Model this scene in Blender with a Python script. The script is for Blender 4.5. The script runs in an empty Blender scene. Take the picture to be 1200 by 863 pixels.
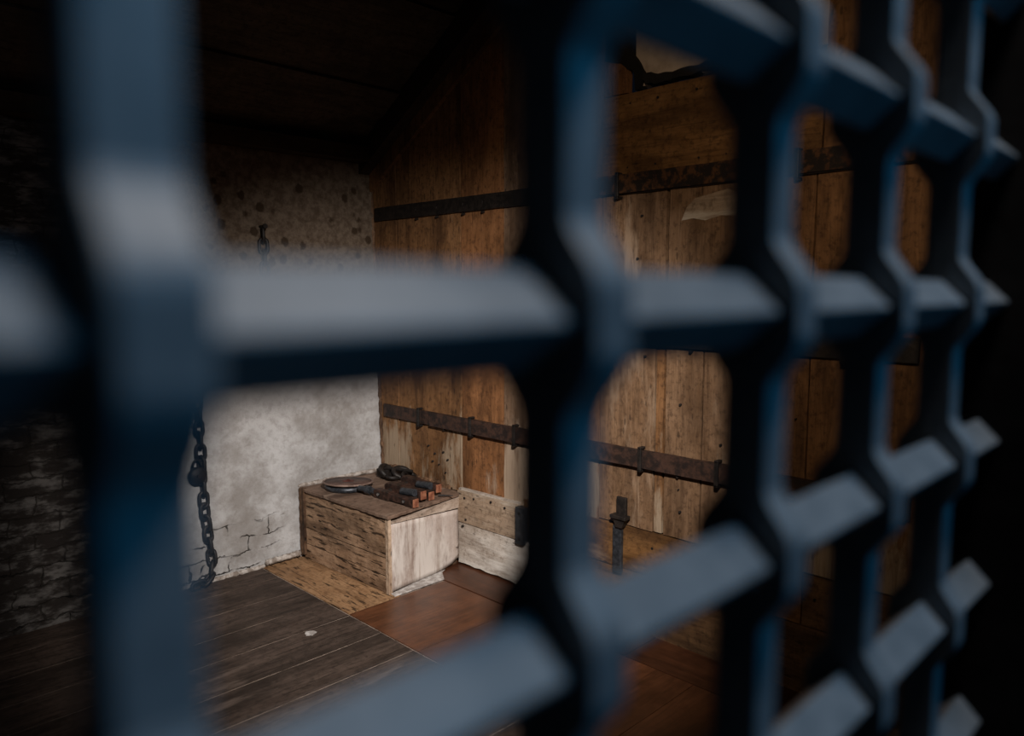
import bpy, bmesh, math, random
from mathutils import Vector, Matrix, noise
random.seed(7)
S = bpy.context.scene
COL = S.collection
PI = math.pi

# ------------------------------------------------------------------ camera
EYE = Vector((0, 0, 1.6))
PITCH = math.atan((431.5 - 340) / 888.0)
cam = bpy.data.cameras.new('camera')
cam.sensor_width = 36.0
cam.lens = 888.0 / 1200.0 * 36.0
cam.clip_start = 0.01
cam.clip_end = 60
cam.dof.use_dof = True
cam.dof.focus_distance = 3.9
cam.dof.aperture_fstop = 2.0
camo = bpy.data.objects.new('camera', cam)
camo.location = EYE
camo.rotation_euler = (PI / 2 - PITCH, 0, -PI / 4)
COL.objects.link(camo)
S.camera = camo

# ------------------------------------------------------------------ light, world, exposure
S.view_settings.view_transform = 'Standard'
S.view_settings.look = 'None'
S.view_settings.gamma = 1
S.view_settings.use_curve_mapping = False
S.view_settings.exposure = 0.0
W = bpy.data.worlds.new('world')
S.world = W
W.use_nodes = True
W.node_tree.nodes['Background'].inputs['Color'].default_value = (0.35, 0.55, 1.0, 1)
W.node_tree.nodes['Background'].inputs['Strength'].default_value = 0.004


def aim(o, at):
    o.rotation_euler = (Vector(at) - o.location).to_track_quat('-Z', 'Y').to_euler()


def lamp(name, kind, loc, at, power, color, **kw):
    l = bpy.data.lights.new(name, kind)
    l.energy = power
    l.color = color
    for k, v in kw.items():
        setattr(l, k, v)
    o = bpy.data.objects.new(name, l)
    o.location = loc
    aim(o, at)
    COL.objects.link(o)
    return o


lamp('added_corner_spot', 'SPOT', (0.80, 0.50, 2.45), (2.68, 3.50, 0.28), 690, (1.0, 0.93, 0.88),
     spot_size=math.radians(63), spot_blend=1.0, shadow_soft_size=0.05)  # unseen spot added inside the cell to light the box corner
lamp('added_wall_fill', 'SPOT', (0.95, 0.50, 2.35), (2.85, 1.65, 1.60), 44, (1.0, 0.78, 0.56),
     spot_size=math.radians(80), spot_blend=1.0, shadow_soft_size=0.08)  # unseen warm fill, added only to brighten the timber wall
lamp('corridor_overhead_light', 'AREA', (0.745, -0.15, 2.95), (0.35, 0.19, 1.55), 12.5, (1.0, 0.96, 0.95), size=0.26)
lamp('corridor_window_light', 'AREA', (1.0, -1.2, 2.6), (0.35, 0.19, 1.5), 8.5, (0.05, 0.50, 1.0), size=0.5)


# ------------------------------------------------------------------ node helper
class NT:
    def __init__(s, name, rough=0.8, spec=0.3, metallic=0.0):
        s.m = bpy.data.materials.new(name)
        s.m.use_nodes = True
        s.t = s.m.node_tree
        s.b = s.t.nodes['Principled BSDF']
        s.b.inputs['Roughness'].default_value = rough
        s.b.inputs['Specular IOR Level'].default_value = spec
        s.b.inputs['Metallic'].default_value = metallic
        s.co = s.t.nodes.new('ShaderNodeTexCoord').outputs['Object']

    def set(s, inp, v):
        if isinstance(v, bpy.types.NodeSocket):
            s.t.links.new(v, inp)
        elif isinstance(v, (tuple, list)) and len(v) == 3 and inp.type == 'RGBA':
            inp.default_value = (*v, 1)
        else:
            inp.default_value = v

    def map(s, scale=(1, 1, 1), loc=(0, 0, 0), rot=(0, 0, 0), vec=None):
        n = s.t.nodes.new('ShaderNodeMapping')
        s.set(n.inputs['Vector'], vec or s.co)
        n.inputs['Scale'].default_value = scale
        n.inputs['Location'].default_value = loc
        n.inputs['Rotation'].default_value = rot
        return n.outputs[0]

    def noise(s, scale, detail=6, rough=0.6, vec=None, dist=0.0):
        n = s.t.nodes.new('ShaderNodeTexNoise')
        s.set(n.inputs['Vector'], vec or s.co)
        n.inputs['Scale'].default_value = scale
        n.inputs['Detail'].default_value = detail
        n.inputs['Roughness'].default_value = rough
        n.inputs['Distortion'].default_value = dist
        return n.outputs[0]

    def vor(s, scale, vec=None, feature='F1', rand=1.0):
        n = s.t.nodes.new('ShaderNodeTexVoronoi')
        n.feature = feature
        s.set(n.inputs['Vector'], vec or s.co)
        n.inputs['Scale'].default_value = scale
        n.inputs['Randomness'].default_value = rand
        return n.outputs['Distance']

    def ramp(s, fac, a, b, lo=0.0, hi=1.0):
        n = s.t.nodes.new('ShaderNodeMapRange')
        n.interpolation_type = 'SMOOTHSTEP'
        s.set(n.inputs[0], fac)
        n.inputs[1].default_value = a
        n.inputs[2].default_value = b
        n.inputs[3].default_value = lo
        n.inputs[4].default_value = hi
        return n.outputs[0]

    def math(s, op, a, b=0.0):
        n = s.t.nodes.new('ShaderNodeMath')
        n.operation = op
        s.set(n.inputs[0], a)
        s.set(n.inputs[1], b)
        return n.outputs[0]

    def mix(s, fac, a, b, blend='MIX'):
        n = s.t.nodes.new('ShaderNodeMix')
        n.data_type = 'RGBA'
        n.blend_type = blend
        s.set(n.inputs[0], fac)
        s.set(n.inputs[6], a)
        s.set(n.inputs[7], b)
        return n.outputs[2]

    def sep(s):
        n = s.t.nodes.new('ShaderNodeSeparateXYZ')
        s.set(n.inputs[0], s.co)
        return n.outputs

    def finish(s, color, height=None, strength=0.5, dist=0.01, rough=None):
        s.set(s.b.inputs['Base Color'], color)
        if height is not None:
            n = s.t.nodes.new('ShaderNodeBump')
            n.inputs['Strength'].default_value = strength
            n.inputs['Distance'].default_value = dist
            s.set(n.inputs['Height'], height)
            s.t.links.new(n.outputs[0], s.b.inputs['Normal'])
        if rough is not None:
            s.set(s.b.inputs['Roughness'], rough)
        return s.m


def wood(name, dark, mid, light, axis='Z', rough=0.75, spec=0.25, seed=0.0, pits=0.5, pale=None, pale_amt=0.0,
         stain=0.65, bump=0.6, grain=0.45, low=0.0, flecks=0.0, fine=None):
    """weathered board: long grain along axis, blotches, wormy pits, worn pale patches"""
    n = NT(name, rough, spec)
    st = {'X': (0.07, 1, 1), 'Y': (1, 0.07, 1), 'Z': (1, 1, 0.07)}[axis]
    st2 = {'X': (0.25, 1, 1), 'Y': (1, 0.25, 1), 'Z': (1, 1, 0.25)}[axis]
    off = (seed * 3.1, seed * 1.7, seed * 2.3)
    g = n.noise(55, 6, 0.65, n.map(st, off), 1.5)
    g2 = n.noise(16, 4, 0.6, n.map(st, off), 1.2)
    blot = n.noise(5.5, 6, 0.65, n.map(st2, off), 0.3)
    c = n.mix(n.math('MULTIPLY', n.math('ADD', n.ramp(g2, 0.3, 0.7), n.ramp(n.noise(9, 7, 0.7, n.map((1, 1, 1), off)), 0.35, 0.65)), 0.5), mid, light)
    c = n.mix(n.ramp(g, 0.55, 0.30, 0.0, grain), c, dark)
    c = n.mix(n.ramp(blot, 0.58, 0.34, 0.0, stain), c, dark)
    c = n.mix(n.ramp(n.noise(34, 5, 0.75, n.map((1, 1, 1), off)), 0.52, 0.34, 0.0, 0.55 if fine is None else fine), c, dark)
    if pale:
        pn = n.noise(3.2, 7, 0.7, n.map(st2, (seed + 4, seed, 1)))
        if low:
            pn = n.math('ADD', pn, n.ramp(n.sep()[2], 1.1, 0.55, 0.0, low))
        c = n.mix(n.ramp(pn, 0.62 - 0.25 * pale_amt, 0.72 - 0.22 * pale_amt, 0.0, 0.9), c,
                  n.mix(n.ramp(n.math('ADD', n.math('MULTIPLY', g2, 0.5), n.math('MULTIPLY', g, 0.5)), 0.32, 0.52),
                        tuple(v * k for v, k in zip(pale, (0.55, 0.48, 0.42))), pale))
    if flecks:
        fl = n.noise(38, 3, 0.5, n.map({'X': (0.2, 1.6, 1.6), 'Y': (1.6, 0.2, 1.6), 'Z': (1.6, 1.6, 0.2)}[axis], (seed, 3, 2)), 0.6)
        c = n.mix(n.ramp(fl, 0.575, 0.65, 0.0, flecks), c, (0.018, 0.010, 0.005))
    pv = n.vor(30, n.map({'X': (0.35, 1, 1), 'Y': (1, 0.35, 1), 'Z': (1, 1, 0.35)}[axis], off))
    pm = n.math('MULTIPLY', n.ramp(pv, 0.23, 0.12), n.ramp(n.noise(7, 3, 0.5, n.map((1, 1, 1), off)), 0.5, 0.6, 0, pits))
    c = n.mix(pm, c, (0.012, 0.008, 0.005))
    h = n.math('ADD', n.math('MULTIPLY', g, 0.5), n.math('MULTIPLY', g2, 0.6))
    h = n.math('SUBTRACT', h, n.math('MULTIPLY', pm, 1.0))
    return n.finish(c, h, bump, 0.006)


M = {}
M['plank_brown'] = wood('plank_brown', (0.025, 0.010, 0.004), (0.15, 0.070, 0.026), (0.26, 0.130, 0.055), 'Z', seed=1,
                        pale=(0.34, 0.26, 0.18), pale_amt=0.05, low=0.16)
M['plank_orange'] = wood('plank_orange', (0.035, 0.014, 0.005), (0.19, 0.080, 0.028), (0.30, 0.135, 0.055), 'Z', seed=2,
                         pale=(0.38, 0.28, 0.20), pale_amt=0.05, low=0.08)
M['plank_grey'] = wood('plank_grey', (0.035, 0.018, 0.009), (0.17, 0.098, 0.055), (0.28, 0.18, 0.115), 'Z', seed=3,
                       pale=(0.38, 0.29, 0.21), pale_amt=0.15, low=0.14)
M['plank_door'] = wood('plank_door', (0.03, 0.014, 0.006), (0.155, 0.085, 0.042), (0.25, 0.15, 0.085), 'Z', seed=23,
                       pale=(0.30, 0.21, 0.14), pale_amt=0.2)
M['board_brown'] = wood('board_brown', (0.025, 0.010, 0.003), (0.145, 0.066, 0.020), (0.25, 0.125, 0.045), 'Y', seed=4,
                        pale=(0.30, 0.19, 0.11), pale_amt=0.1)
M['board_dark'] = wood('board_dark', (0.02, 0.010, 0.005), (0.10, 0.052, 0.024), (0.20, 0.11, 0.05), 'Y', seed=5)
M['board_tan'] = wood('board_tan', (0.08, 0.05, 0.03), (0.30, 0.21, 0.14), (0.42, 0.32, 0.23), 'Y', seed=6,
                      pale=(0.5, 0.43, 0.35), pale_amt=0.4, pits=0.7, stain=0.4)
M['board_white'] = wood('board_white', (0.14, 0.10, 0.07), (0.42, 0.36, 0.30), (0.60, 0.55, 0.49), 'Y', seed=7,
                        pale=(0.68, 0.65, 0.60), pale_amt=0.6, pits=0.5, stain=0.5)
M['box_side'] = wood('box_side', (0.035, 0.017, 0.008), (0.28, 0.165, 0.092), (0.50, 0.33, 0.21), 'Y', seed=8,
                     pale=(0.50, 0.37, 0.25), pale_amt=0.3, pits=1.0, stain=0.6, bump=0.8, flecks=0.9, fine=0.35)
M['box_front'] = wood('box_front', (0.17, 0.105, 0.075), (0.42, 0.34, 0.29), (0.58, 0.51, 0.465), 'Z', seed=9,
                      pale=(0.68, 0.63, 0.58), pale_amt=0.6, pits=0.15, stain=0.8, bump=0.3, grain=0.12, fine=0.3)
M['box_rail'] = wood('box_rail', (0.10, 0.07, 0.05), (0.34, 0.25, 0.19), (0.50, 0.40, 0.32), 'X', seed=10,
                     pale=(0.58, 0.49, 0.41), pale_amt=0.4, pits=0.8)
M['box_lid'] = wood('box_lid', (0.045, 0.026, 0.018), (0.15, 0.095, 0.066), (0.24, 0.16, 0.115), 'X', seed=11,
                    pale=(0.34, 0.25, 0.19), pale_amt=0.42, pits=0.6)
M['box_edge'] = wood('box_edge', (0.16, 0.09, 0.05), (0.46, 0.33, 0.22), (0.66, 0.52, 0.39), 'Z', seed=12, pits=0.9)
M['rotten_edge'] = wood('rotten_edge', (0.02, 0.01, 0.006), (0.12, 0.065, 0.035), (0.28, 0.16, 0.09), 'Z', seed=13,
                        pits=1.0, stain=0.9, bump=1.0)
M['floor_worn'] = wood('floor_worn', (0.014, 0.009, 0.006), (0.055, 0.037, 0.028), (0.105, 0.074, 0.058), 'X', 0.7, 0.3, 14,
                       pale=(0.14, 0.105, 0.085), pale_amt=0.12, pits=0.3, grain=0.8, stain=0.7)
M['floor_tan'] = wood('floor_tan', (0.06, 0.026, 0.010), (0.27, 0.145, 0.068), (0.42, 0.255, 0.135), 'Y', 0.7, 0.25, 15, pits=1.0,
                      stain=0.5, flecks=0.85)
M['floor_polished'] = wood('floor_polished', (0.018, 0.006, 0.002), (0.066, 0.022, 0.009), (0.15, 0.055, 0.023), 'X', 0.33, 0.5,
                           16, pits=0.05, stain=0.5, bump=0.12, fine=0.1)
M['floor_strip'] = wood('floor_strip', (0.018, 0.006, 0.003), (0.052, 0.018, 0.008), (0.095, 0.034, 0.015), 'Y', 0.38, 0.45, 17,
                        pits=0.05, stain=0.6, bump=0.15, fine=0.1)
M['ceiling_wood'] = wood('ceiling_wood', (0.012, 0.009, 0.006), (0.05, 0.036, 0.024), (0.11, 0.08, 0.055), 'X', seed=18)
M['beam_wood'] = wood('beam_wood', (0.008, 0.005, 0.003), (0.03, 0.018, 0.010), (0.06, 0.036, 0.02), 'X', seed=19)


def m_plaster():
    n = NT('limewashed_plaster', 0.9, 0.15)
    X, Y, Z = n.sep()
    a = n.noise(3.0, 8, 0.65)
    b = n.noise(22, 6, 0.7)
    fine = n.noise(90, 4, 0.7)
    c = n.mix(n.ramp(a, 0.35, 0.65), (0.27, 0.255, 0.24), (0.50, 0.50, 0.50))
    c = n.mix(n.ramp(b, 0.55, 0.35, 0, 0.35), c, (0.20, 0.175, 0.155))
    # browner upper half with handprint-like smudges
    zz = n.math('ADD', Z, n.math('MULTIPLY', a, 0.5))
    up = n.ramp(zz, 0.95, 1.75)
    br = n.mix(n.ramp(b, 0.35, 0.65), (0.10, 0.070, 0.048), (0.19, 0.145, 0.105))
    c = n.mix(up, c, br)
    sv = n.vor(11.0, n.map((1, 0.01, 0.85), vec=None))
    sp = n.math('MULTIPLY', n.ramp(n.math('ADD', sv, n.math('MULTIPLY', b, 0.30)), 0.48, 0.36),
                n.ramp(Z, 1.5, 1.75))
    sp = n.math('MULTIPLY', sp, n.ramp(Z, 2.33, 2.2))
    c = n.mix(n.math('MULTIPLY', sp, 0.9), c, (0.045, 0.028, 0.016))
    # brick coursing ghosting through, cracks low down on the left
    wob = n.noise(9, 3, 0.6)
    bx = n.t.nodes.new('ShaderNodeCombineXYZ')
    n.set(bx.inputs[0], n.math('ADD', X, n.math('MULTIPLY', wob, 0.10)))
    n.set(bx.inputs[1], n.math('ADD', Z, n.math('MULTIPLY', n.noise(7, 4, 0.6, n.map((1, 1, 1), (5, 2, 1))), 0.10)))
    bt = n.t.nodes.new('ShaderNodeTexBrick')
    n.set(bt.inputs['Vector'], bx.outputs[0])
    bt.inputs['Scale'].default_value = 1.0
    bt.inputs['Brick Width'].default_value = 0.23
    bt.inputs['Row Height'].default_value = 0.085
    bt.inputs['Mortar Size'].default_value = 0.0045
    bt.inputs['Mortar Smooth'].default_value = 0.3
    mort = bt.outputs['Fac']
    low = n.math('MULTIPLY', n.ramp(n.math('ADD', Z, n.math('MULTIPLY', b, 0.25)), 0.46, 0.36),
                 n.ramp(n.math('SUBTRACT', X, n.math('MULTIPLY', Z, 0.1)), 2.12, 2.02))
    crack = n.math('MULTIPLY', mort, n.math('MULTIPLY', low, n.ramp(n.noise(6, 3, 0.6, n.map((1, 1, 1), (1, 7, 3))), 0.42, 0.56)))
    c = n.mix(n.math('MULTIPLY', crack, 0.95), c, (0.02, 0.016, 0.012))
    # bare, dark brick further left
    bare = n.ramp(n.math('ADD', X, n.math('MULTIPLY', n.noise(5, 6, 0.65), 0.5)), 1.75, 1.45)
    bc = n.mix(n.ramp(n.noise(14, 5, 0.65, n.map((0.6, 1, 1.5), (2, 2, 2))), 0.45, 0.68), (0.03, 0.025, 0.022), (0.16, 0.15, 0.14))
    bc = n.mix(n.math('MULTIPLY', mort, 0.7), bc, (0.02, 0.017, 0.014))
    c = n.mix(bare, c, bc)
    h = n.math('ADD', n.math('MULTIPLY', b, 0.6), n.math('MULTIPLY', fine, 0.25))
    h = n.math('ADD', h, n.math('MULTIPLY', a, 0.8))
    h = n.math('SUBTRACT', h, n.math('MULTIPLY', crack, 3.0))
    h = n.math('SUBTRACT', h, n.math('MULTIPLY', n.math('MULTIPLY', mort, bare), 1.0))
    return n.finish(c, h, 0.7, 0.012)


M['plaster'] = m_plaster()


def simple(name, c1, c2, scale=20, rough=0.8, spec=0.3, metallic=0.0, bump=0.3, bd=0.004, lo=0.4, hi=0.62):
    n = NT(name, rough, spec, metallic)
    a = n.noise(scale, 6, 0.65)
    return n.finish(n.mix(n.ramp(a, lo, hi), c1, c2), n.noise(scale * 3, 5, 0.7), bump, bd)


M['plaster_warm'] = simple('plaster_warm', (0.40, 0.30, 0.22), (0.56, 0.44, 0.34), 6)
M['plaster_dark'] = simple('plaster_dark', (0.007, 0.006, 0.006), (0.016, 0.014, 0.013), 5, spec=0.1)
M['mortar'] = simple('mortar', (0.22, 0.18, 0.15), (0.48, 0.44, 0.40), 28, bump=0.8)
M['white_dust'] = simple('white_dust', (0.30, 0.27, 0.25), (0.55, 0.53, 0.51), 30)
M['gap_dust'] = simple('gap_dust', (0.05, 0.035, 0.025), (0.34, 0.27, 0.22), 7, lo=0.33, hi=0.52)
M['void'] = simple('void', (0.008, 0.006, 0.005), (0.015, 0.012, 0.01), 9)
M['iron'] = simple('iron', (0.010, 0.008, 0.007), (0.024, 0.018, 0.015), 40, 0.55, 0.5, 0.3, 0.5, 0.002)
M['iron_rusty'] = simple('iron_rusty', (0.014, 0.009, 0.007), (0.085, 0.036, 0.014), 26, 0.75, 0.3, 0.1, 0.6, 0.003, 0.46, 0.62)
M['iron_brown'] = simple('iron_brown', (0.018, 0.011, 0.009), (0.06, 0.03, 0.02), 24, 0.6, 0.4, 0.2, 0.6, 0.003)
M['iron_blue'] = simple('iron_blue', (0.030, 0.034, 0.040), (0.065, 0.072, 0.085), 40, 0.38, 0.6, 0.5, 0.3, 0.002)
M['steel_bright'] = simple('steel_bright', (0.30, 0.30, 0.30), (0.55, 0.55, 0.54), 60, 0.3, 0.6, 0.8, 0.2, 0.001)
M['leather_brown'] = simple('disc_brown', (0.055, 0.032, 0.026), (0.115, 0.070, 0.056), 16, 0.6, 0.35, 0.0, 0.4, 0.002)
M['disc_rim'] = simple('disc_rim', (0.14, 0.09, 0.07), (0.26, 0.18, 0.145), 30, 0.55, 0.4)
M['disc_red'] = simple('disc_red', (0.06, 0.016, 0.012), (0.13, 0.036, 0.026), 30, 0.5, 0.4)
M['block_side'] = simple('block_side', (0.014, 0.008, 0.006), (0.055, 0.027, 0.019), 30, 0.5, 0.4)
M['block_end'] = simple('block_end', (0.16, 0.055, 0.030), (0.30, 0.125, 0.07), 40, 0.6, 0.3)
M['bar_paint'] = simple('bar_paint', (0.13, 0.15, 0.165), (0.17, 0.19, 0.205), 30, 0.48, 0.45, 0.0, 0.25, 0.0015)


# ------------------------------------------------------------------ mesh helpers
def link(name, bm, mats, parent=None, smooth=False, bevel=0.0):
    me = bpy.data.meshes.new(name)
    bmesh.ops.recalc_face_normals(bm, faces=bm.faces[:])
    bm.to_mesh(me)
    bm.free()
    for m in (mats if isinstance(mats, (list, tuple)) else [mats]):
        me.materials.append(M[m])
    if smooth:
        for p in me.polygons:
            p.use_smooth = True
    o = bpy.data.objects.new(name, me)
    COL.objects.link(o)
    if parent:
        o.parent = parent
    if bevel:
        b = o.modifiers.new('bevel', 'BEVEL')
        b.width = bevel
        b.segments = 2
        b.limit_method = 'ANGLE'
        b.angle_limit = math.radians(40)
    return o


def structure(o):
    o['kind'] = 'structure'
    return o


def thing(name, loc, label, cat, group=None, rot=(0, 0, 0)):
    o = bpy.data.objects.new(name, None)
    o.empty_display_size = 0.05
    o.location = loc
    o.rotation_euler = rot
    COL.objects.link(o)
    o['label'] = label
    o['category'] = cat
    if group:
        o['group'] = group
    return o


def jit(v, amp, freq=14.0, seed=0.0):
    q = Vector((v[0], v[1], v[2])) * freq + Vector((seed, seed * 0.7, seed * 1.3))
    return Vector(v) + noise.noise_vector(q) * amp


def box(bm, lo, hi, amp=0.0, step=0.08, mat=0, freq=14.0, seed=0.0, keep=None, warp=None):
    """box with its faces cut into a grid, its surface a little uneven"""
    n = [max(1, min(40, int(math.ceil((hi[i] - lo[i]) / step)))) if amp or warp else 1 for i in range(3)]
    vs = {}

    def vert(i, j, k):
        key = (i, j, k)
        if key not in vs:
            p = Vector((lo[0] + (hi[0] - lo[0]) * i / n[0], lo[1] + (hi[1] - lo[1]) * j / n[1],
                        lo[2] + (hi[2] - lo[2]) * k / n[2]))
            if amp:
                p = jit(p, amp, freq, seed)
            if warp:
                p = warp(p)
            vs[key] = bm.verts.new(p)
        return vs[key]

    def quad(a, b, c, d):
        f = bm.faces.new((vert(*a), vert(*b), vert(*c), vert(*d)))
        f.material_index = mat

    for i in range(n[0]):
        for j in range(n[1]):
            for k in (0, n[2]):
                quad((i, j, k), (i + 1, j, k), (i + 1, j + 1, k), (i, j + 1, k))
    for i in range(n[0]):
        for k in range(n[2]):
            for j in (0, n[1]):
                quad((i, j, k), (i + 1, j, k), (i + 1, j, k + 1), (i, j, k + 1))
    for j in range(n[1]):
        for k in range(n[2]):
            for i in (0, n[0]):
                quad((i, j, k), (i, j + 1, k), (i, j + 1, k + 1), (i, j, k + 1))
    return bm


def prism(bm, pts, ax, a, b, mat=0):
    """closed outline (2-D) extruded along axis ax from a to b"""
    def P(p, t):
        q = list(p)
        q.insert(ax, t)
        return q
    A = [bm.verts.new(P(p, a)) for p in pts]
    B = [bm.verts.new(P(p, b)) for p in pts]
    fs = [bm.faces.new(A), bm.faces.new(B[::-1])]
    for i in range(len(pts)):
        j = (i + 1) % len(pts)
        fs.append(bm.faces.new((A[i], A[j], B[j], B[i])))
    for f in fs:
        f.material_index = mat


def cyl(bm, a, b, r, seg=20, mat=0, r2=None):
    a, b = Vector(a), Vector(b)
    d = (b - a).normalized()
    u = d.orthogonal().normalized()
    w = d.cross(u)
    r2 = r if r2 is None else r2
    A = [bm.verts.new(a + (u * math.cos(2 * PI * i / seg) + w * math.sin(2 * PI * i / seg)) * r) for i in range(seg)]
    B = [bm.verts.new(b + (u * math.cos(2 * PI * i / seg) + w * math.sin(2 * PI * i / seg)) * r2) for i in range(seg)]
    fs = [bm.faces.new(A), bm.faces.new(B[::-1])]
    for i in range(seg):
        j = (i + 1) % seg
        fs.append(bm.faces.new((A[i], A[j], B[j], B[i])))
    for f in fs:
        f.material_index = mat


def lathe(bm, prof, c, seg=48, mat=0, M4=None):
    """prof = [(r, z)...] turned round z at c"""
    rings = []
    for r, z in prof:
        if r < 1e-5:
            rings.append([bm.verts.new((0, 0, z))])
        else:
            rings.append([bm.verts.new((r * math.cos(2 * PI * i / seg), r * math.sin(2 * PI * i / seg), z)) for i in range(seg)])
    allv = [v for R in rings for v in R]
    for A, B in zip(rings, rings[1:]):
        for i in range(seg):
            j = (i + 1) % seg
            if len(A) == 1 and len(B) == 1:
                continue
            if len(A) == 1:
                f = bm.faces.new((A[0], B[i], B[j]))
            elif len(B) == 1:
                f = bm.faces.new((A[i], A[j], B[0]))
            else:
                f = bm.faces.new((A[i], A[j], B[j], B[i]))
            f.material_index = mat
    for v in allv:
        p = v.co.copy()
        if M4:
            p = M4 @ p
        v.co = p + Vector(c)


def torus_path(bm, pts, r, seg=8, closed=True, mat=0):
    """round bar swept along a path"""
    n = len(pts)
    rings = []
    pts = [Vector(p) for p in pts]
    ref = None
    for i, p in enumerate(pts):
        if closed:
            d = (pts[(i + 1) % n] - pts[i - 1]).normalized()
        else:
            d = (pts[min(i + 1, n - 1)] - pts[max(i - 1, 0)]).normalized()
        if ref is None:
            ref = d.orthogonal().normalized()
        u = (ref - d * ref.dot(d)).normalized()
        ref = u
        w = d.cross(u)
        rings.append([bm.verts.new(p + (u * math.cos(2 * PI * k / seg) + w * math.sin(2 * PI * k / seg)) * r) for k in range(seg)])
    for i in range(n if closed else n - 1):
        A, B = rings[i], rings[(i + 1) % n]
        # align the seam of a closed path
        sh = 0
        if closed and i == n - 1:
            sh = min(range(seg), key=lambda s: (A[0].co - B[s].co).length)
        for k in range(seg):
            f = bm.faces.new((A[k], A[(k + 1) % seg], B[(k + 1 + sh) % seg], B[(k + sh) % seg]))
            f.material_index = mat
            f.smooth = True
    if not closed:
        bm.faces.new(rings[0])
        bm.faces.new(rings[-1][::-1])


# ------------------------------------------------------------------ dimensions of the cell
XW = 2.845          # face of the timber wall
YP = 4.02           # face of the plaster wall at the floor
LEAN = 0.035        # the plaster wall leans back
ZE = 2.42           # eaves
SL = 0.62           # roof slope
YG = 0.206          # plane of the grille
YEND = 0.80         # timber wall ends, recess begins


def roof_z(y):
    return ZE + SL * (4.17 - y)


# ------------------------------------------------------------------ floor
bm = bmesh.new()
box(bm, (-1.2, 0.19, -0.12), (3.45, 4.3, -0.0025), mat=3)
ys = [0.20, 0.44, 0.68, 0.92, 1.16, 1.40, 1.64, 1.88, 2.12, 2.36, 2.60, 2.845, 3.112, 3.34, 3.58, 3.82, 4.20]
for a, b in zip(ys, ys[1:]):
    box(bm, (-1.2, a + 0.0035, -0.03), (1.975, b - 0.0035, 0.0), 0.0015, 0.12, 0, seed=a)
box(bm, (1.981, 3.125, -0.03), (2.30, 4.20, 0.004), 0.002, 0.07, 1, seed=3)          # tan board beside the box
ys = [0.20, 0.55, 0.86, 1.20, 1.55, 1.90, 2.22, 2.57, 3.12]
for a, b in zip(ys, ys[1:]):
    box(bm, (1.981, a + 0.0015, -0.03), (2.592, b - 0.0015, 0.003), 0.0012, 0.12, 2, seed=a)
box(bm, (2.598, 1.90, -0.03), (2.90, 4.2, 0.006), 0.001, 0.12, 4, seed=1)
box(bm, (2.598, 0.20, -0.03), (2.90, 1.895, 0.003), 0.001, 0.12, 4, seed=2)
box(bm, (2.905, 0.20, -0.03), (3.45, 0.82, 0.003), 0.001, 0.12, 0, seed=2)
structure(link('floor', bm, ['floor_worn', 'floor_tan', 'floor_polished', 'gap_dust', 'floor_strip']))
bm = bmesh.new()
box(bm, (-2.5, -2.5, -0.12), (3.45, -0.16, 0.0))
structure(link('trim_1', bm, 'plaster_dark'))                                         # stone flags of the corridor

# ------------------------------------------------------------------ plaster wall (back)
bm = bmesh.new()
nx, nz = 70, 44
x0, x1, z0, z1 = -1.2, 3.0, -0.05, 2.60
G = []
for k in range(nz + 1):
    row = []
    for i in range(nx + 1):
        x = x0 + (x1 - x0) * i / nx
        z = z0 + (z1 - z0) * k / nz
        d = noise.fractal(Vector((x * 3, 0.3, z * 3)), 1.0, 2.0, 4) * 0.007
        if x < 1.5:
            d += noise.noise(Vector((x * 9, 4, z * 14))) * 0.012 * min(1, (1.5 - x) / 0.3)
        row.append(bm.verts.new((x, YP + LEAN * z + d, z)))
    G.append(row)
for k in range(nz):
    for i in range(nx):
        bm.faces.new((G[k][i], G[k][i + 1], G[k + 1][i + 1], G[k + 1][i])).smooth = True
ext = bmesh.ops.extrude_face_region(bm, geom=bm.faces[:])
for v in [e for e in ext['geom'] if isinstance(e, bmesh.types.BMVert)]:
    v.co.y = 4.42
structure(link('wall_back', bm, 'plaster'))

# ------------------------------------------------------------------ timber wall (right)
bm = bmesh.new()
mats = ['plank_brown', 'plank_orange', 'plank_grey', 'board_brown', 'board_dark', 'plaster_warm', 'void', 'rotten_edge', 'board_tan', 'plank_door']
box(bm, (XW + 0.035, YEND, -0.05), (XW + 0.14, 4.30, 2.3), mat=6)                   # dark backing behind the gaps


def plank(y0, y1, z0, z1, mat, dx=0.0, seed=None, rag=0.0):
    s = random.random() * 50
    def wp(p):
        q = p.copy()
        if rag and p.z < z0 + 0.12:
            t = 1 - (p.z - z0) / 0.12
            q.z += rag * t * (0.6 + noise.noise(Vector((p.y * 40, s, 0))) * 1.3)
        if z1 > 2.4:
            q.z = min(q.z, roof_z(q.y) + 0.04)
        return q
    box(bm, (XW + dx, y0 + 0.004, z0), (XW + 0.04 + dx, y1 - 0.004, z1), 0.0028, 0.045 if rag else 0.07, mat, 9.0, s, warp=wp)


# vertical planks by the corner, from the skirting to the slope
plank(3.853, 4.22, 0.42, 2.9, 0, 0.000, rag=0.05)
plank(3.349, 3.853, 0.43, 3.1, 0, 0.002, rag=0.04)
plank(3.255, 3.349, 0.43, 3.2, 0, 0.000)
plank(2.909, 3.255, 0.45, 3.3, 1, 0.003)
plank(2.55, 2.909, 0.45, 3.5, 2, 0.001)
plank(2.25, 2.55, 0.49, 3.7, 0, 0.002)
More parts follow.
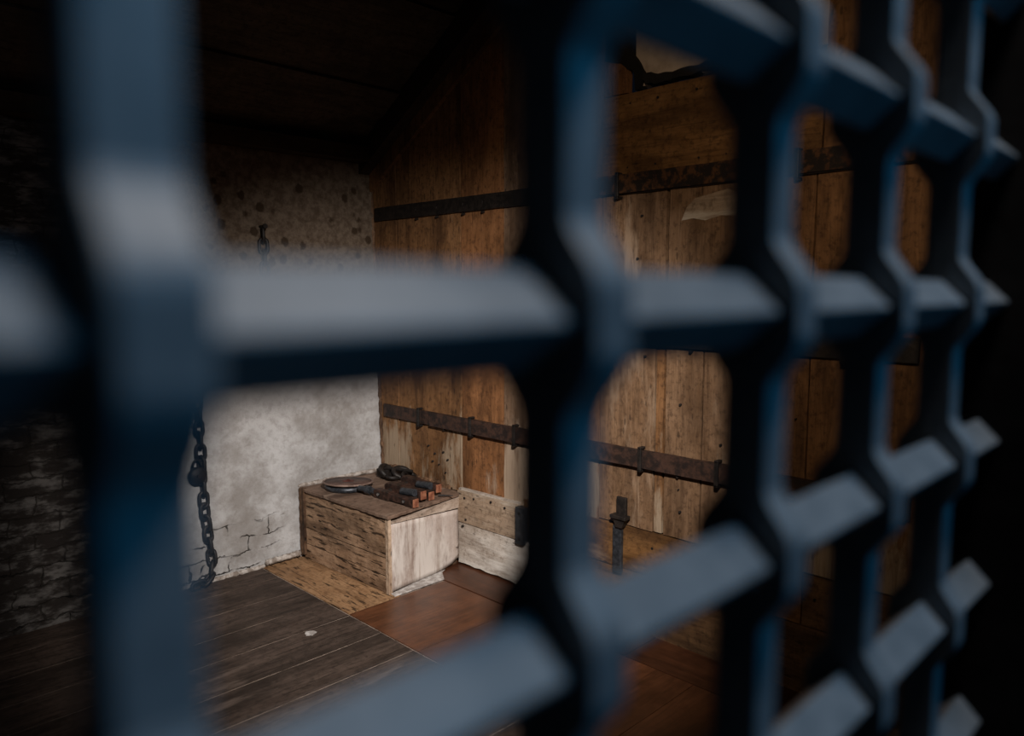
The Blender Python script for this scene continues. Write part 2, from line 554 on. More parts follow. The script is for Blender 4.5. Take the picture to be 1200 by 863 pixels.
# door-like field to the right: planks under the upper strap
plank(1.890, 2.25, 1.392, 2.065, 9, 0.002)
plank(1.40, 1.878, 1.392, 2.065, 9, -0.003)
plank(1.935, 2.25, 0.497, 1.388, 9, 0.002)
plank(1.887, 1.935, 0.497, 1.388, 0, 0.006)
plank(1.692, 1.882, 0.497, 1.388, 9, 0.001)
plank(1.40, 1.692, 0.497, 1.388, 9, 0.002)
plank(1.235, 1.40, 0.497, 2.065, 0, 0.004)
plank(1.00, 1.235, 0.497, 2.065, 0, 0.001)
plank(YEND, 1.00, 0.497, 2.065, 0, 0.003)
# wide horizontal board above the upper strap, then short plank and rough plaster
box(bm, (XW - 0.006, 1.22, 2.07), (XW + 0.035, 2.245, 2.475), 0.003, 0.07, 3, seed=8)
box(bm, (XW, YEND, 2.07), (XW + 0.035, 1.215, 3.4), 0.003, 0.07, 0, seed=8)
box(bm, (XW + 0.002, 2.115, 2.482), (XW + 0.04, 2.245, 3.6), 0.003, 0.07, 1, seed=9)
box(bm, (XW + 0.02, 1.218, 2.50), (XW + 0.06, 2.085, 4.1), 0.004, 0.07, 5, seed=10)
# low horizontal boards to the right
box(bm, (XW - 0.004, 1.23, 0.284), (XW + 0.035, 2.75, 0.490), 0.003, 0.07, 3, seed=11)
box(bm, (XW - 0.002, YEND, 0.284), (XW + 0.035, 1.225, 0.490), 0.003, 0.07, 4, seed=12)
box(bm, (XW - 0.006, YEND, 0.0), (XW + 0.035, 2.75, 0.279), 0.003, 0.07, 4, seed=13)
prism(bm, [(1.815, 1.895), (1.79, 1.95), (1.75, 1.985), (1.66, 2.0), (1.60, 2.01), (1.55, 1.99), (1.56, 1.90), (1.63, 1.905), (1.70, 1.890), (1.76, 1.902)], 0,
      XW - 0.0045, XW + 0.01, 8)
# worn nail holes
rn = random.Random(3)
for y, z in ([(y + rn.uniform(-.015, .015), z) for y in (2.1, 1.95, 1.75, 1.6) for z in (2.43, 2.15)] +
             [(y, z) for y, z in ((2.02, 1.93), (2.04, 1.74), (2.05, 1.52), (1.99, 1.30), (1.80, 1.10), (1.80, .72), (1.79, .62), (1.60, .95), (1.66, 1.62), (1.28, 1.1))] +
             [(1.93, 0.42), (1.75, 0.43), (1.176, 0.40), (3.5, 0.62), (3.56, 0.66), (3.42, 0.64), (3.46, 0.56), (3.38, 0.60),
              (3.40, 0.52), (3.52, 0.57)]):
    r = rn.uniform(0.003, 0.0065)
    cyl(bm, (XW - 0.008, y, z), (XW + 0.02, y, z), r, 8, 6)
structure(link('wall_right', bm, mats))

# thicker horizontal boards beside the box: trim
bm = bmesh.new()
def ledge(p):
    q = p.copy()
    q.z += (3.24 - p.y) * 0.02 if p.z > 0.4 else 0
    return q
box(bm, (XW - 0.030, 2.775, 0.264), (XW + 0.035, 3.262, 0.448), 0.0025, 0.05, 0, seed=5, warp=ledge)
box(bm, (XW - 0.022, 2.775, 0.446), (XW + 0.035, 3.262, 0.458), 0.002, 0.05, 1, seed=6, warp=ledge)
for y, z in ((3.20, .41), (3.12, .42), (2.98, .43), (2.87, .42), (3.19, .285), (3.22, .24)):
    cyl(bm, (XW - 0.035, y, z), (XW, y, z), 0.007, 8, 2)
structure(link('trim_2', bm, ['board_tan', 'board_white', 'void']))
bm = bmesh.new()
def low(p):
    q = p.copy()
    if q.z < 0.05:
        q.z += 0.012 * (1 + noise.noise(Vector((q.y * 18, 0, 3))))
    return q
box(bm, (XW - 0.024, 2.70, 0.006), (XW + 0.035, 3.262, 0.260), 0.003, 0.05, 0, seed=7, warp=low)
structure(link('trim_3', bm, ['board_white']))

# recess at the near end of the timber wall
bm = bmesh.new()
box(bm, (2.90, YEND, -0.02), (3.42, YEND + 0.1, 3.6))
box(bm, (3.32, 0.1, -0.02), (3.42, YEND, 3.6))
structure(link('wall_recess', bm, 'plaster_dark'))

# ------------------------------------------------------------------ roof slope, wall plate, rafter
bm = bmesh.new()
ang = math.atan(SL)
cs, sn = math.cos(ang), math.sin(ang)
d0 = 0.0
k = 0
org = Vector((0, 4.35, roof_z(4.35)))
while d0 < 3.9:
    wdt = 0.27 + 0.05 * math.sin(k * 2.1)
    off = (k % 2) * 0.016
    vs = []
    for x in (-1.2, 3.45):
        for (u, v) in ((d0, off), (d0 + wdt - 0.006, off), (d0 + wdt - 0.006, off + 0.035), (d0, off + 0.035)):
            vs.append(bm.verts.new(org + Vector((x, -u * cs - v * -sn * 1.0, u * sn + v * cs))))
    for q in ((0, 1, 2, 3), (7, 6, 5, 4), (0, 4, 5, 1), (1, 5, 6, 2), (2, 6, 7, 3), (3, 7, 4, 0)):
        bm.faces.new([vs[i] for i in q])
    d0 += wdt
    k += 1
bmesh.ops.recalc_face_normals(bm, faces=bm.faces[:])
yt = 4.35 - d0 * cs
zt = roof_z(4.35) + d0 * sn
box(bm, (-1.2, 0.0, zt), (3.45, yt + 0.1, zt + 0.04))
structure(link('ceiling', bm, 'ceiling_wood'))
bm = bmesh.new()
box(bm, (-1.2, 3.98, 2.385), (2.84, 4.2, 2.47), 0.004, 0.1, 0, 6)
structure(link('trim_4', bm, 'beam_wood'))                                           # wall plate
bm = bmesh.new()
prism(bm, [(4.28, roof_z(4.28) + 0.005), (1.0, roof_z(1.0) + 0.005), (1.0, roof_z(1.0) - 0.20), (4.12, roof_z(4.12) - 0.14), (4.19, roof_z(4.19) - 0.09)], 0,
      XW - 0.10, XW - 0.005)
structure(link('trim_5', bm, 'beam_wood'))                                           # rafter against the timber wall
bm = bmesh.new()
prism(bm, [(4.20, roof_z(4.20) - 0.14), (1.2, roof_z(1.2) - 0.14), (1.2, roof_z(1.2) - 0.245), (4.12, roof_z(4.12) - 0.245)], 0,
      XW - 0.025, XW + 0.003)
structure(link('trim_6', bm, 'plank_brown'))

# left wall (outside the frame) and the thick wall the grille stands in
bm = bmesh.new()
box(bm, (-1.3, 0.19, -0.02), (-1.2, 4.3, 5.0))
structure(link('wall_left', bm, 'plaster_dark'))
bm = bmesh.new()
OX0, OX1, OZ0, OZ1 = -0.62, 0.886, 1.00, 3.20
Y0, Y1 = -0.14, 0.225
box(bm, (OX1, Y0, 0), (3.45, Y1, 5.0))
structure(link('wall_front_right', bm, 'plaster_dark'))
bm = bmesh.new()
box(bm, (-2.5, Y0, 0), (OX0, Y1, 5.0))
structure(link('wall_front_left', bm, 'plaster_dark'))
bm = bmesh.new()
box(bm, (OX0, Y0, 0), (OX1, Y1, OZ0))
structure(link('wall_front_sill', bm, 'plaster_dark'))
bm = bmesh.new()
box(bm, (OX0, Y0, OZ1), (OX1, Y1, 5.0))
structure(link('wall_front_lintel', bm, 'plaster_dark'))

# ------------------------------------------------------------------ grille
W2 = 0.0119            # half width of a vertical bar
D2 = 0.0138            # half depth
HD = 0.0215            # half diagonal of a crossbar
ROWS = [1.147, 1.297, 1.447, 1.588, 1.729, 1.880, 2.030, 2.180, 2.330, 2.480, 2.630, 2.780, 2.930, 3.080]
COLS = [-0.44, -0.27, -0.10, 0.0665, 0.2330, 0.4025, 0.5665, 0.7460]
g = thing('iron_grille', (0.12, YG, OZ0),
          'blue-grey iron grille of square bars threaded through swollen eyes, blurred close before the camera',
          'grille')
gi = Vector((-0.12, -YG, -OZ0))


def bulge(z):
    o = 0.0
    for r in ROWS:
        t = abs(z - r)
        if t < 0.041:
            u = min(1.0, (0.041 - t) / 0.029)
            o = max(o, 0.0155 * (u * u * (3 - 2 * u)) ** 0.85)
    return o


def hole(z):
    for r in ROWS:
        t = abs(z - r)
        if t < HD + 0.002:
            return HD + 0.002 - t
    return 0.0


zs = {OZ0, OZ1}
for r in ROWS:
    for t in (0, .004, .008, .012, .016, .020, HD + .002, .025, .028, .031, .034, .037, .041):
        for s in (-1, 1):
            zs.add(round(r + s * t, 5))
zs = sorted(z for z in zs if OZ0 <= z <= OZ1)
bm = bmesh.new()
for side in (-1, 1):
    prev = None
    for z in zs:
        o = (D2 + bulge(z)) * side
        i = hole(z) * side
        ring = [bm.verts.new((sx * W2, yy, z - OZ0)) for sx, yy in ((-1, i), (1, i), (1, o), (-1, o))]
        if prev:
            for a in range(4):
                b = (a + 1) % 4
                bm.faces.new((prev[a], prev[b], ring[b], ring[a]))
        else:
            bm.faces.new(ring[::-1])
        prev = ring
    bm.faces.new(prev)
vb = None
for n_, x in enumerate(COLS):
    if vb is None:
        vb = link('vertical_bar', bm, 'bar_paint', g, bevel=0.0022)
        o = vb
    else:
        o = vb.copy()
        COL.objects.link(o)
        o.parent = g
    o.location = (x - 0.12, 0, 0)
bm = bmesh.new()
prism(bm, [(-HD, 0), (0, HD), (HD, 0), (0, -HD)], 0, OX0 - 0.12, OX1 - 0.12)
cb = None
for n_, z in enumerate(ROWS):
    if cb is None:
        cb = link('crossbar', bm, 'bar_paint', g, bevel=0.0022)
        o = cb
    else:
        o = cb.copy()
        COL.objects.link(o)
        o.parent = g
    o.location = (0, 0, z - OZ0)

# ------------------------------------------------------------------ box bench in the corner
BX0, BXn, BYn, BYf, BZ = 2.235, 2.262, 3.175, 3.262, 0.43
t = thing('wooden_box', (2.55, 3.6, 0.0),
          'low built-in wooden box with rotting boards in the corner, pale front and brown side', 'box')
T = Matrix.Translation((-2.55, -3.6, 0))


def part(name, bm, mats, parent, origin, smooth=False, bevel=0.0):
    bmesh.ops.translate(bm, verts=bm.verts[:], vec=-Vector(origin))
    return link(name, bm, mats, parent, smooth, bevel)


OB = (2.55, 3.6, 0.0)


def sideX(y):
    return BX0 + (BXn - BX0) * (4.0 - y) / (4.0 - BYn)


def frontY(x):
    return BYn + (BYf - BYn) * (x - BXn) / (XW - BXn)


def wside(p):
    q = p.copy()
    q.x += sideX(p.y) - BX0
    return q


def wfront(p):
    q = p.copy()
    q.y += frontY(p.x) - BYn
    return q


# side: three broad boards with open joints
for (za, zb, s) in ((0.006, 0.094, 1), (0.099, 0.190, 2), (0.197, 0.404, 3)):
    bm = bmesh.new()
    box(bm, (BX0, BYn + 0.02, za), (BX0 + 0.03, 3.985, zb), 0.003, 0.035, 0, 22, s, warp=wside)
    o = part('side_board', bm, 'box_side', t, OB)
# front panel
bm = bmesh.new()
def wf2(p):
    q = wfront(p)
    u = max(0, (p.x - 2.64) / 0.2)
    if p.z < 0.1:
        q.z += 0.045 * u * u * (1 + 0.4 * noise.noise(Vector((p.x * 60, 1, 0))))
    return q
def wf3(p):
    q = wf2(p)
    q.z -= (p.z - 0.01) / 0.382 * (0.012 + 0.052 * (p.x - BXn) / (XW - BXn))
    return q
box(bm, (BXn + 0.018, BYn, 0.010), (XW - 0.026, BYn + 0.025, 0.392), 0.0022, 0.03, 0, 12, 4, warp=wf3)
part('front_panel', bm, 'box_front', t, OB, True)
bm = bmesh.new()
box(bm, (2.60, BYn + 0.026, 0.008), (XW - 0.028, BYn + 0.05, 0.12), 0.002, 0.04, 0, 20, 5, warp=wfront)
part('inner_batten', bm, 'floor_tan', t, OB)['label'] = 'bare tan batten showing under the worn front panel'
# tapering rail under the lid
bm = bmesh.new()
def wr(p):
    u = (p.x - BXn) / (XW - BXn)
    q = wfront(p)
    if p.z < 0.40:
        q.z = 0.384 - 0.044 * u + 0.004 * noise.noise(Vector((p.x * 30, 0, 1)))
    else:
        q.z = 0.390 + 0.018 * u + 0.003 * noise.noise(Vector((p.x * 26, 0, 5)))
    return q
box(bm, (BXn + 0.02, BYn - 0.006, 0.37), (XW - 0.026, BYn + 0.03, 0.41), 0.001, 0.02, 0, 30, 6, warp=wr)
part('front_rail', bm, 'box_rail', t, OB)
# corner post edge
bm = bmesh.new()
box(bm, (BXn - 0.004, BYn - 0.004, 0.004), (BXn + 0.016, BYn + 0.02, 0.408), 0.003, 0.018, 0, 40, 7)
part('corner_strip', bm, 'box_edge', t, OB)
# wall-side batten, ragged
bm = bmesh.new()
box(bm, (BX0 - 0.016, 3.965, 0.03), (BX0 + 0.012, 4.012, 0.43), 0.006, 0.02, 0, 38, 8)
part('wall_batten', bm, 'rotten_edge', t, OB)
# carcass frame inside, closes the open joints
bm = bmesh.new()
box(bm, (BX0 + 0.04, BYn + 0.11, 0.004), (BX0 + 0.07, 3.985, 0.408))
box(bm, (BX0 + 0.05, BYf + 0.01, 0.004), (XW - 0.03, BYf + 0.04, 0.34))
part('inner_frame', bm, 'rotten_edge', t, OB)
# lid: outline with worn edges
bm = bmesh.new()
out = []
def edge(a, b, n, amp, s):
    for i in range(n):
        u = i / n
        p = Vector(a).lerp(Vector(b), u)
        nn = noise.noise(Vector((u * 14, s, 0))) * amp * min(1, 6 * u, 6 * (1 - u) + 0.2)
        d = (Vector(b) - Vector(a)).normalized()
        out.append((p.x - d.y * nn, p.y + d.x * nn))
ln = Vector((BXn - 0.012, BYn - 0.016, 0)); lr = Vector((XW - 0.027, BYf - 0.014, 0))
rr = Vector((XW - 0.006, 3.27, 0)); rb = Vector((XW - 0.006, 4.015, 0)); lb = Vector((BX0 - 0.012, 4.012, 0))
edge(ln, lr, 26, 0.010, 1)
edge(lr, rr, 2, 0.0, 2)
edge(rr, rb, 3, 0.0, 3)
edge(rb, lb, 3, 0.0, 4)
edge(lb, ln, 26, 0.008, 5)
lowv = [bm.verts.new((x, y, 0.411)) for x, y in out]
topv = [bm.verts.new((x, y, BZ)) for x, y in out]
bm.faces.new(lowv[::-1])
bm.faces.new(topv)
for i in range(len(out)):
    j = (i + 1) % len(out)
    bm.faces.new((lowv[i], lowv[j], topv[j], topv[i]))
part('lid', bm, 'box_lid', t, OB, bevel=0.003)

# pale dust strip on the floor along the box front, mortar fillets on the plaster
bm = bmesh.new()
v = [(2.265, 3.13), (2.60, 3.13), (2.66, 3.22), (2.70, 3.24), (2.42, 3.20), (2.27, 3.172)]
prism(bm, v, 2, 0.0035, 0.009)
structure(link('trim_7', bm, 'white_dust', bevel=0.002))
def ridge(name, a, b, r, mat, n=26, amp=0.35, s=0.0):
    bm = bmesh.new()
    a, b = Vector(a), Vector(b)
    rings = []
    for i in range(n + 1):
        p = a.lerp(b, i / n)
        rr_ = r * (1 + amp * noise.noise(Vector((i * 0.8, s, 0))))
        if i in (0, n):
            rr_ *= 0.3
        p = p + noise.noise_vector(Vector((i * 0.7, s, 3))) * r * 0.3
        d = (b - a).normalized()
        u = Vector((0, 0, 1)) if abs(d.z) < .5 else Vector((1, 0, 0))
        w = d.cross(u)
        rings.append([bm.verts.new(p + (u * math.cos(2 * PI * k / 10) + w * math.sin(2 * PI * k / 10)) * rr_) for k in range(10)])
    for A, B in zip(rings, rings[1:]):
        for k in range(10):
            bm.faces.new((A[k], A[(k + 1) % 10], B[(k + 1) % 10], B[k])).smooth = True
    bm.faces.new(rings[0]); bm.faces.new(rings[-1][::-1])
    return structure(link(name, bm, mat))
ridge('trim_8', (1.99, 4.005, 0.030), (2.215, 3.995, 0.040), 0.017, 'mortar', s=1)
ridge('trim_9', (2.225, 4.03, 0.436), (2.83, 4.03, 0.440), 0.014, 'mortar', s=2)
ridge('trim_10', (1.2, 4.022, 0.004), (2.0, 4.022, 0.006), 0.014, 'mortar', 60, 0.9, s=5)
ridge('trim_11', (XW - 0.004, 4.034, 0.45), (XW - 0.004, 4.11, 2.28), 0.013, 'rotten_edge', 70, 0.9, s=8)
# rotten broken fringe where the planks meet the box lid
bm = bmesh.new()
for i in range(34):
    y = 3.36 + i * 0.0195
    hgt = 0.018 + 0.03 * abs(noise.noise(Vector((i * 0.5, 2, 0)))) + (0.025 if 3.8 < y < 3.98 else 0)
    box(bm, (XW - 0.012 - 0.008 * random.random(), y, BZ - 0.002), (XW + 0.006, y + 0.022, BZ + hgt), 0.004, 0.012, 0, 60, i)
structure(link('trim_12', bm, 'rotten_edge'))

# ------------------------------------------------------------------ things on the box
# round lid-like disc, slightly tipped
d = thing('round_disc', (2.425, 3.80, BZ + 0.002), 'round dark brown disc with pale rim and red-brown hub, lying on the box lid', 'disc')
tilt = Matrix.Rotation(math.radians(3.5), 3, 'Y') @ Matrix.Rotation(math.radians(-2), 3, 'X')
R_ = 0.150
bm = bmesh.new()
lathe(bm, [(0, .0215), (.034, .0215), (.045, .026), (.06, .0245), (R_ - .012, .022), (R_ - .012, .016), (0, .016)], (0, 0, .018), 64, 0, tilt)
link('plate', bm, 'leather_brown', d, True)
bm = bmesh.new()
lathe(bm, [(R_ - .0125, .0235), (R_ - .004, .0245), (R_, .021), (R_ - .001, .0155), (R_ - .006, .0135), (R_ - .0125, .0145), (R_ - .0125, .0235)], (0, 0, .018), 64, 0, tilt)
link('rim', bm, 'disc_rim', d, True)
bm = bmesh.new()
lathe(bm, [(0, .034), (.008, .034), (.011, .030), (.02, .0255), (.030, .027), (.034, .0235), (.036, .019), (0, .019)], (0, 0, .018), 40, 0, tilt)
link('hub', bm, 'disc_red', d, True)
bm = bmesh.new()
lathe(bm, [(0, 0), (R_ * .86, 0), (R_ * .90, .008), (R_ * .90, .028), (0, .028)], (0, 0, 0), 48)
link('foot', bm, 'iron_blue', d, True)


def shackle(name, loc, rotz, label, mirror, L=0.36, gap=0.078, lift=0.0):
    """two long square jaws joined by riveted cross pins and a roller"""
    s = thing(name, loc, label, 'shackle', rot=(0, 0, rotz))
    h = 0.025
    z0_ = h + 0.001 + lift
    for q, (x, ln_, zz, mt) in enumerate(((-gap / 2, L, 0.0, 0), (gap / 2, L * 0.90, 0.020, 1))):
        bm = bmesh.new()
        zc = z0_ + zz
        prof = [(-ln_, zc - h), (-ln_, zc + h), (-ln_ + .055, zc + h), (-ln_ + .075, zc + h * .75), (-ln_ * .45, zc + h * .8),
                (-ln_ * .40, zc + h * 1.05), (-.02, zc + h), (0.0, zc + h * .4), (0.0, zc - h * .5), (-.02, zc - h),
                (-ln_ * .40, zc - h), (-ln_ * .45, zc - h * .7), (-ln_ + .075, zc - h * .7), (-ln_ + .055, zc - h)]
        prism(bm, prof, 0, x - h * .85, x + h * .85, 0)
        link('jaw', bm, 'block_side', s, bevel=0.003)
        bm = bmesh.new()
        box(bm, (x - h * .82, -ln_ - .003, zc - h * .95), (x + h * .82, -ln_ + .012, zc + h * .95))
        o = link('jaw_end', bm, 'block_end', s, bevel=0.003)
        o['label'] = 'orange-brown worn end block'
    for yy, r in ((-.055, .013), (-L + .075, .012)):
        bm = bmesh.new()
        cyl(bm, (-gap / 2 - .026, yy, z0_), (gap / 2 + .022, yy, z0_ + .008), r, 18)
        p = link('pin', bm, 'iron', s, bevel=0.002)
        bm = bmesh.new()
        cyl(bm, (-gap / 2 - .0285, yy, z0_), (-gap / 2 - .0255, yy, z0_), r * .62, 18)
        link('pin_head', bm, 'steel_bright', p)
    bm = bmesh.new()
    cyl(bm, (gap * .1, -L * .50, z0_ + .026), (gap * .1, -L * .82, z0_ + .036), .021, 20)
    link('roller', bm, 'iron_blue', s, bevel=0.003)
    return s


s1 = shackle('hand_shackle', (2.475, 3.535, BZ), math.radians(3),
             'front dark iron shackle with two orange-brown block ends, hinged beside the round disc', False, L=0.35, gap=0.086)
s2 = shackle('hand_shackle', (2.640, 3.60, BZ), math.radians(1),
             'second dark iron shackle with a spike, lying behind the front one on the box', True, L=0.36, gap=0.084)
bm = bmesh.new()
cyl(bm, (.03, -.335, .012), (.085, -.40, .010), .007, 10, 0, .002)
link('spike', bm, 'iron', s2)
bm = bmesh.new()
cyl(bm, (-.055, -.01, .034), (-.075, .11, .036), .016, 18)
cyl(bm, (-.060, .02, .034), (-.066, .055, .035), .023, 18)
link('hinge_arm', bm, 'iron_blue', s1, bevel=0.003)

# black iron cuffs heaped at the back
cu = thing('leg_irons', (2.765, 3.765, BZ + .008), 'heap of black leg irons against the timber wall at the back of the box', 'leg irons')


def cuff(c, r, rx, ry, rz, br=0.016, squash=0.8, gap=0.0):
    R3 = (Matrix.Rotation(rz, 3, 'Z') @ Matrix.Rotation(ry, 3, 'Y') @ Matrix.Rotation(rx, 3, 'X'))
    bm = bmesh.new()
    pts = []
    for i in range(28):
        a = 2 * PI * i / 28
        pts.append(Vector(c) + R3 @ Vector((r * math.cos(a), r * squash * math.sin(a), 0)))
    torus_path(bm, pts, br, 10)
    return link('cuff', bm, 'iron', cu, True)


cuff((-.045, .055, .040), .055, .75, 0, .5)
cuff((.005, -.03, .036), .052, .6, .2, -.3)
cuff((.0, -.11, .030), .045, .55, .1, .2, .011)
cuff((-.05, -.02, .022), .045, .12, .05, .2, .011)
bm = bmesh.new()
box(bm, (-.075, .045, .001), (-.03, .125, .05), .003, .02, 0, 30, 2)
link('lock_body', bm, 'iron', cu, bevel=.004)
bm = bmesh.new()
cyl(bm, (-.05, .1, .055), (.01, -.13, .062), .010, 12)
link('bolt', bm, 'iron', cu, bevel=.002)

# ------------------------------------------------------------------ iron straps across the timber wall
def strap(name, label, z, h, y0, y1, th, mat, staples, nails, overlap=None, dz=0.0, mat2=None):
    s = thing(name, (XW - 0.004, y0, z), label, 'iron strap', 'iron straps across the timber wall')
    bm = bmesh.new()
    L = y0 - y1
    box(bm, (-th, -L, -h / 2), (0, 0, h / 2), 0.0018, 0.06, 0, 16, z)
    link('bar', bm, mat, s)
    if overlap:
        a, b = overlap
        bm = bmesh.new()
        box(bm, (-th - .013, b - y0, -h / 2 + .002 + dz), (-th + .001, a - y0, h / 2 + .003 + dz), 0.0016, 0.06, 0, 18, z + 3)
        link('sliding_bar', bm, mat2 or mat, s)
    for y in staples:
        bm = bmesh.new()
        w = .0095
        box(bm, (-th - .022, y - y0 - w, -h / 2 - .018), (-th - .010, y - y0 + w, h / 2 + .014))
        box(bm, (-th - .022, y - y0 - w, h / 2 + .005), (.004, y - y0 + w, h / 2 + .016))
        box(bm, (-th - .022, y - y0 - w, -h / 2 - .020), (.004, y - y0 + w, -h / 2 - .008))
        link('staple', bm, 'iron', s, bevel=.003)
    for y in nails:
        bm = bmesh.new()
        cyl(bm, (-th - .004, y - y0, 0), (-th + .002, y - y0, 0), .010, 12)
        link('rivet', bm, 'iron', s, bevel=.002)
        bm = bmesh.new()
        cyl(bm, (.004, y - y0, -h / 2 - .010), (-.014, y - y0, -h / 2 - .012), .007, 10)
        link('nail', bm, 'iron', s)
    return s


strap('iron_strap', 'uppermost dark iron strap nailed across the timber wall, rusty at its right half', 2.073, .082, 4.06, .85, .014,
      'iron', (2.14, 1.30), (3.64, 3.45, 3.22, 3.06, 2.6), (2.25, .86), 0.002, 'iron_rusty')
strap('iron_strap', 'middle dark iron strap across the timber wall, mostly behind the level crossbar', 1.390, .085, 4.03, .85, .014,
      'iron', (2.3, 1.1), (3.5, 3.0, 2.5, 1.75, 1.52), None)
strap('iron_strap', 'lowest brown iron strap across the timber wall, held by staples above the box', .832, .080, 4.00, .85, .012,
      'iron_brown', (3.62, 3.15, 2.80, 1.99, 1.60), (3.4, 2.5, 1.8), (3.52, .86), -.004, 'iron_brown')

# latch on the timber wall and iron end plate of the skirting board
k_ = thing('iron_latch', (XW - .004, 2.10, .58), 'small black iron latch and hanging hasp low on the timber wall', 'latch')
bm = bmesh.new()
box(bm, (-.016, -.028, -.035), (0, .028, .05), .001, .03)
link('plate', bm, 'iron', k_, bevel=.003)
bm = bmesh.new()
box(bm, (-.045, -.045, -.052), (0, .045, -.034))
prism(bm, [(-.036, -.05), (.036, -.05), (.018, -.095), (-.018, -.095)], 0, -.035, -.002)
link('lip', bm, 'iron', k_, bevel=.003)
bm = bmesh.new()
box(bm, (-.022, -.008, -.32), (-.002, .042, -.09), .0015, .04)
link('hasp', bm, 'iron_blue', k_, bevel=.003)
e_ = thing('iron_end_plate', (XW - .035, 2.765, .26), 'dark iron plate capping the short skirting board right of the box', 'end plate')
bm = bmesh.new()
box(bm, (-.012, -.05, -.012), (.03, .012, .19), .0015, .03)
link('plate', bm, 'iron_blue', e_, bevel=.004)
for z in (.02, .16):
    bm = bmesh.new()
    cyl(bm, (-.016, -.02, z), (-.008, -.02, z), .008, 12)
    link('rivet', bm, 'iron', e_)

# dark ragged bracket in the plaster above the wide board
bm = bmesh.new()
pts = [(2.24, 2.86), (2.15, 2.86), (2.085, 2.64), (2.02, 2.55), (1.95, 2.53), (1.80, 2.53), (1.62, 2.54), (1.44, 2.56), (1.30, 2.58),
       (1.30, 2.54), (1.50, 2.51), (1.70, 2.497), (1.88, 2.497), (1.95, 2.488), (2.00, 2.500), (2.035, 2.52), (2.05, 2.482), (2.068, 2.482), (2.075, 2.56), (2.15, 2.61), (2.24, 2.64)]
rag = []
for i, p in enumerate(pts):
    q = pts[(i + 1) % len(pts)]
    for u in (0, .25, .5, .75):
        y_, z_ = p[0] + (q[0] - p[0]) * u, p[1] + (q[1] - p[1]) * u
        rag.append((y_ + 0.008 * noise.noise(Vector((y_ * 60, z_ * 60, 1))), z_ + 0.014 * noise.noise(Vector((y_ * 60, z_ * 60, 7)))))
prism(bm, rag, 0, XW - .004, XW + .05)
structure(link('trim_13', bm, 'void'))


# ------------------------------------------------------------------ chains on the plaster wall
def wall_y(z):
    return YP + LEAN * z


def link_mesh(L, Wd, r):
    bm = bmesh.new()
    pts = []
    n = 7
    for i in range(n):
        a = PI * i / (n - 1)
        pts.append((Wd / 2 * math.cos(a), 0, L / 2 - Wd / 2 + Wd / 2 * math.sin(a)))
    for i in range(n):
        a = PI + PI * i / (n - 1)
        pts.append((Wd / 2 * math.cos(a), 0, -L / 2 + Wd / 2 + Wd / 2 * math.sin(a)))
    torus_path(bm, pts, r, 8)
    return bm


def chain(name, label, path, L, Wd, r):
    """links strung along a path, every second one turned a quarter"""
    c = thing(name, path[0], label, 'chain')
    org_ = Vector(path[0])
    pitch = L - 2 * r * 1.05
    P = [Vector(p) for p in path]
    seg = 0
    pos = P[0].copy()
    first = None
    n_ = 0
    while seg < len(P) - 1 and n_ < 90:
        nxt = None
        need = pitch
        q = pos.copy()
        s2_ = seg
        while s2_ < len(P) - 1:
            dd = (P[s2_ + 1] - q).length
            if dd >= need:
                q = q + (P[s2_ + 1] - q).normalized() * need
                nxt = q
                break
            need -= dd
            q = P[s2_ + 1].copy()
            s2_ += 1
        if nxt is None:
            break
        mid = (pos + nxt) / 2 - org_
        dr = (nxt - pos).normalized()
        rot = Vector((0, 0, 1)).rotation_difference(dr).to_matrix()
        tw = Matrix.Rotation((PI / 2 if n_ % 2 else 0) * 1.0 + 0.35 + 0.25 * math.sin(n_ * 1.7), 3, 'Z')
        if first is None:
            o = link('chain_link', link_mesh(L, Wd, r), 'iron', c, True)
            first = o
        else:
            o = first.copy()
            COL.objects.link(o)
            o.parent = c
        o.location = mid
        o.rotation_euler = (rot @ tw).to_euler()
        pos = nxt
        seg = s2_
        n_ += 1
    return c


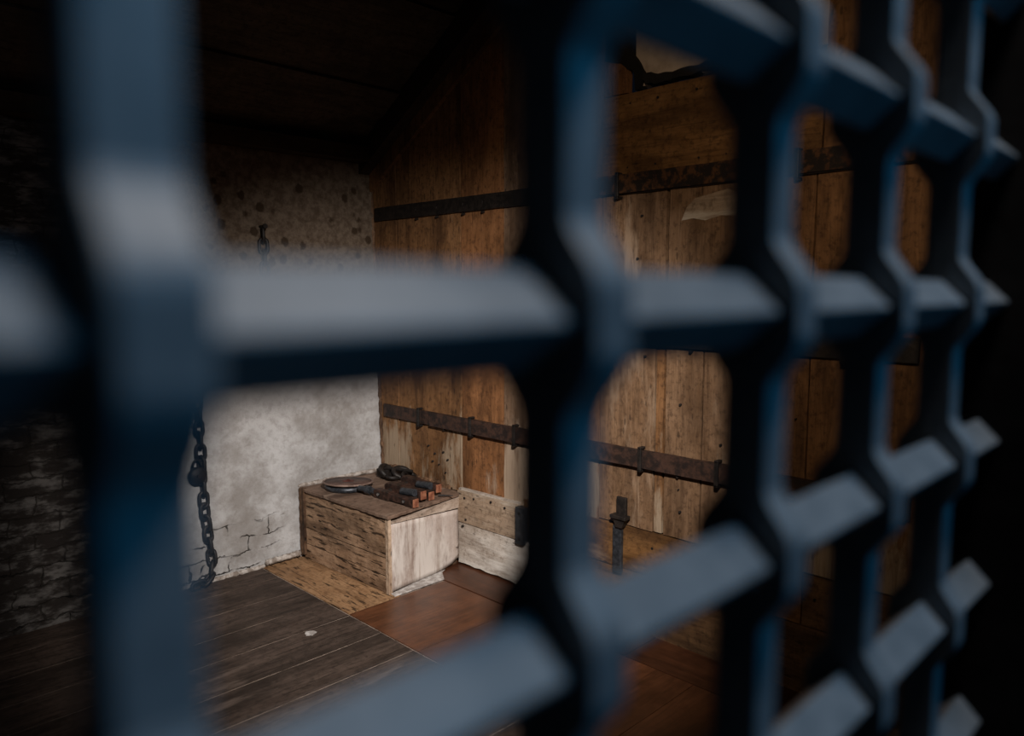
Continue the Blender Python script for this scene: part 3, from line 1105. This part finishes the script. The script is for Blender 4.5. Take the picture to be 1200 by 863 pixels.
c1 = chain('wall_chain', 'short black chain hanging on the stained plaster left of the timber wall',
           [(2.070, wall_y(1.95) - .025, 1.945), (2.076, wall_y(1.7) - .022, 1.70), (2.085, wall_y(1.4) - .022, 1.40),
            (2.09, wall_y(1.15) - .022, 1.16)], .086, .044, .0098)
bm = bmesh.new()
cyl(bm, (0, .04, .012), (0, -.03, .012), .008, 12)
cyl(bm, (0, -.028, .012), (0, -.038, .012), .014, 12)
link('wall_spike', bm, 'iron', c1)
c2 = chain('wall_chain', 'long black chain hanging down the plaster wall to the floor, padlock halfway',
           [(1.615, wall_y(1.8) - .025, 1.80), (1.625, wall_y(1.6) - .022, 1.6), (1.650, wall_y(1.0) - .022, 1.0),
            (1.652, wall_y(.7) - .022, .70), (1.655, wall_y(.4) - .022, .40), (1.675, wall_y(.2) - .022, .20),
            (1.680, wall_y(.1) - .030, .09), (1.655, wall_y(0) - .045, .025), (1.60, wall_y(0) - .06, .018), (1.50, wall_y(0) - .06, .018)],
           .086, .046, .0100)
for src in ((.040, -.010, -1.62), (.062, -.012, -1.69), (.030, -.02, -1.74)):
    o = c2.children[0].copy()
    COL.objects.link(o)
    o.parent = c2
    o.location = src
    o.rotation_euler = (.1, .25, .3)
bm = bmesh.new()
cyl(bm, (0, .04, .012), (0, -.03, .012), .008, 12)
cyl(bm, (0, -.028, .012), (0, -.038, .012), .014, 12)
link('wall_spike', bm, 'iron', c2)
pk = thing('padlock', (1.622, wall_y(.64) - .038, .655), 'round black padlock hooked on the long wall chain', 'padlock')
bm = bmesh.new()
lathe(bm, [(0, -.018), (.040, -.018), (.047, -.010), (.047, .010), (.040, .018), (0, .018)], (0, 0, -.045), 32, 0,
      Matrix.Rotation(PI / 2, 3, 'X'))
link('body', bm, 'iron', pk, True)
bm = bmesh.new()
torus_path(bm, [(.024 * math.cos(a), 0, .002 + .040 * math.sin(a)) for a in [PI * i / 10 for i in range(11)]], .007, 8, False)
link('shackle_bow', bm, 'iron', pk, True)
bm = bmesh.new()
cyl(bm, (0, -.024, -.045), (0, -.016, -.045), .010, 12)
link('keyhole_cover', bm, 'iron_brown', pk)

# scrap of pale paint on the floorboards
bm = bmesh.new()
prism(bm, [(1.71, 3.06), (1.735, 3.045), (1.765, 3.06), (1.76, 3.085), (1.73, 3.10), (1.715, 3.085)], 2, .0005, .003)
o = link('paint_flake', bm, 'white_dust')
o['label'] = 'small pale grey fleck lying on the worn floorboards before the tan board'
o['category'] = 'paint flake'
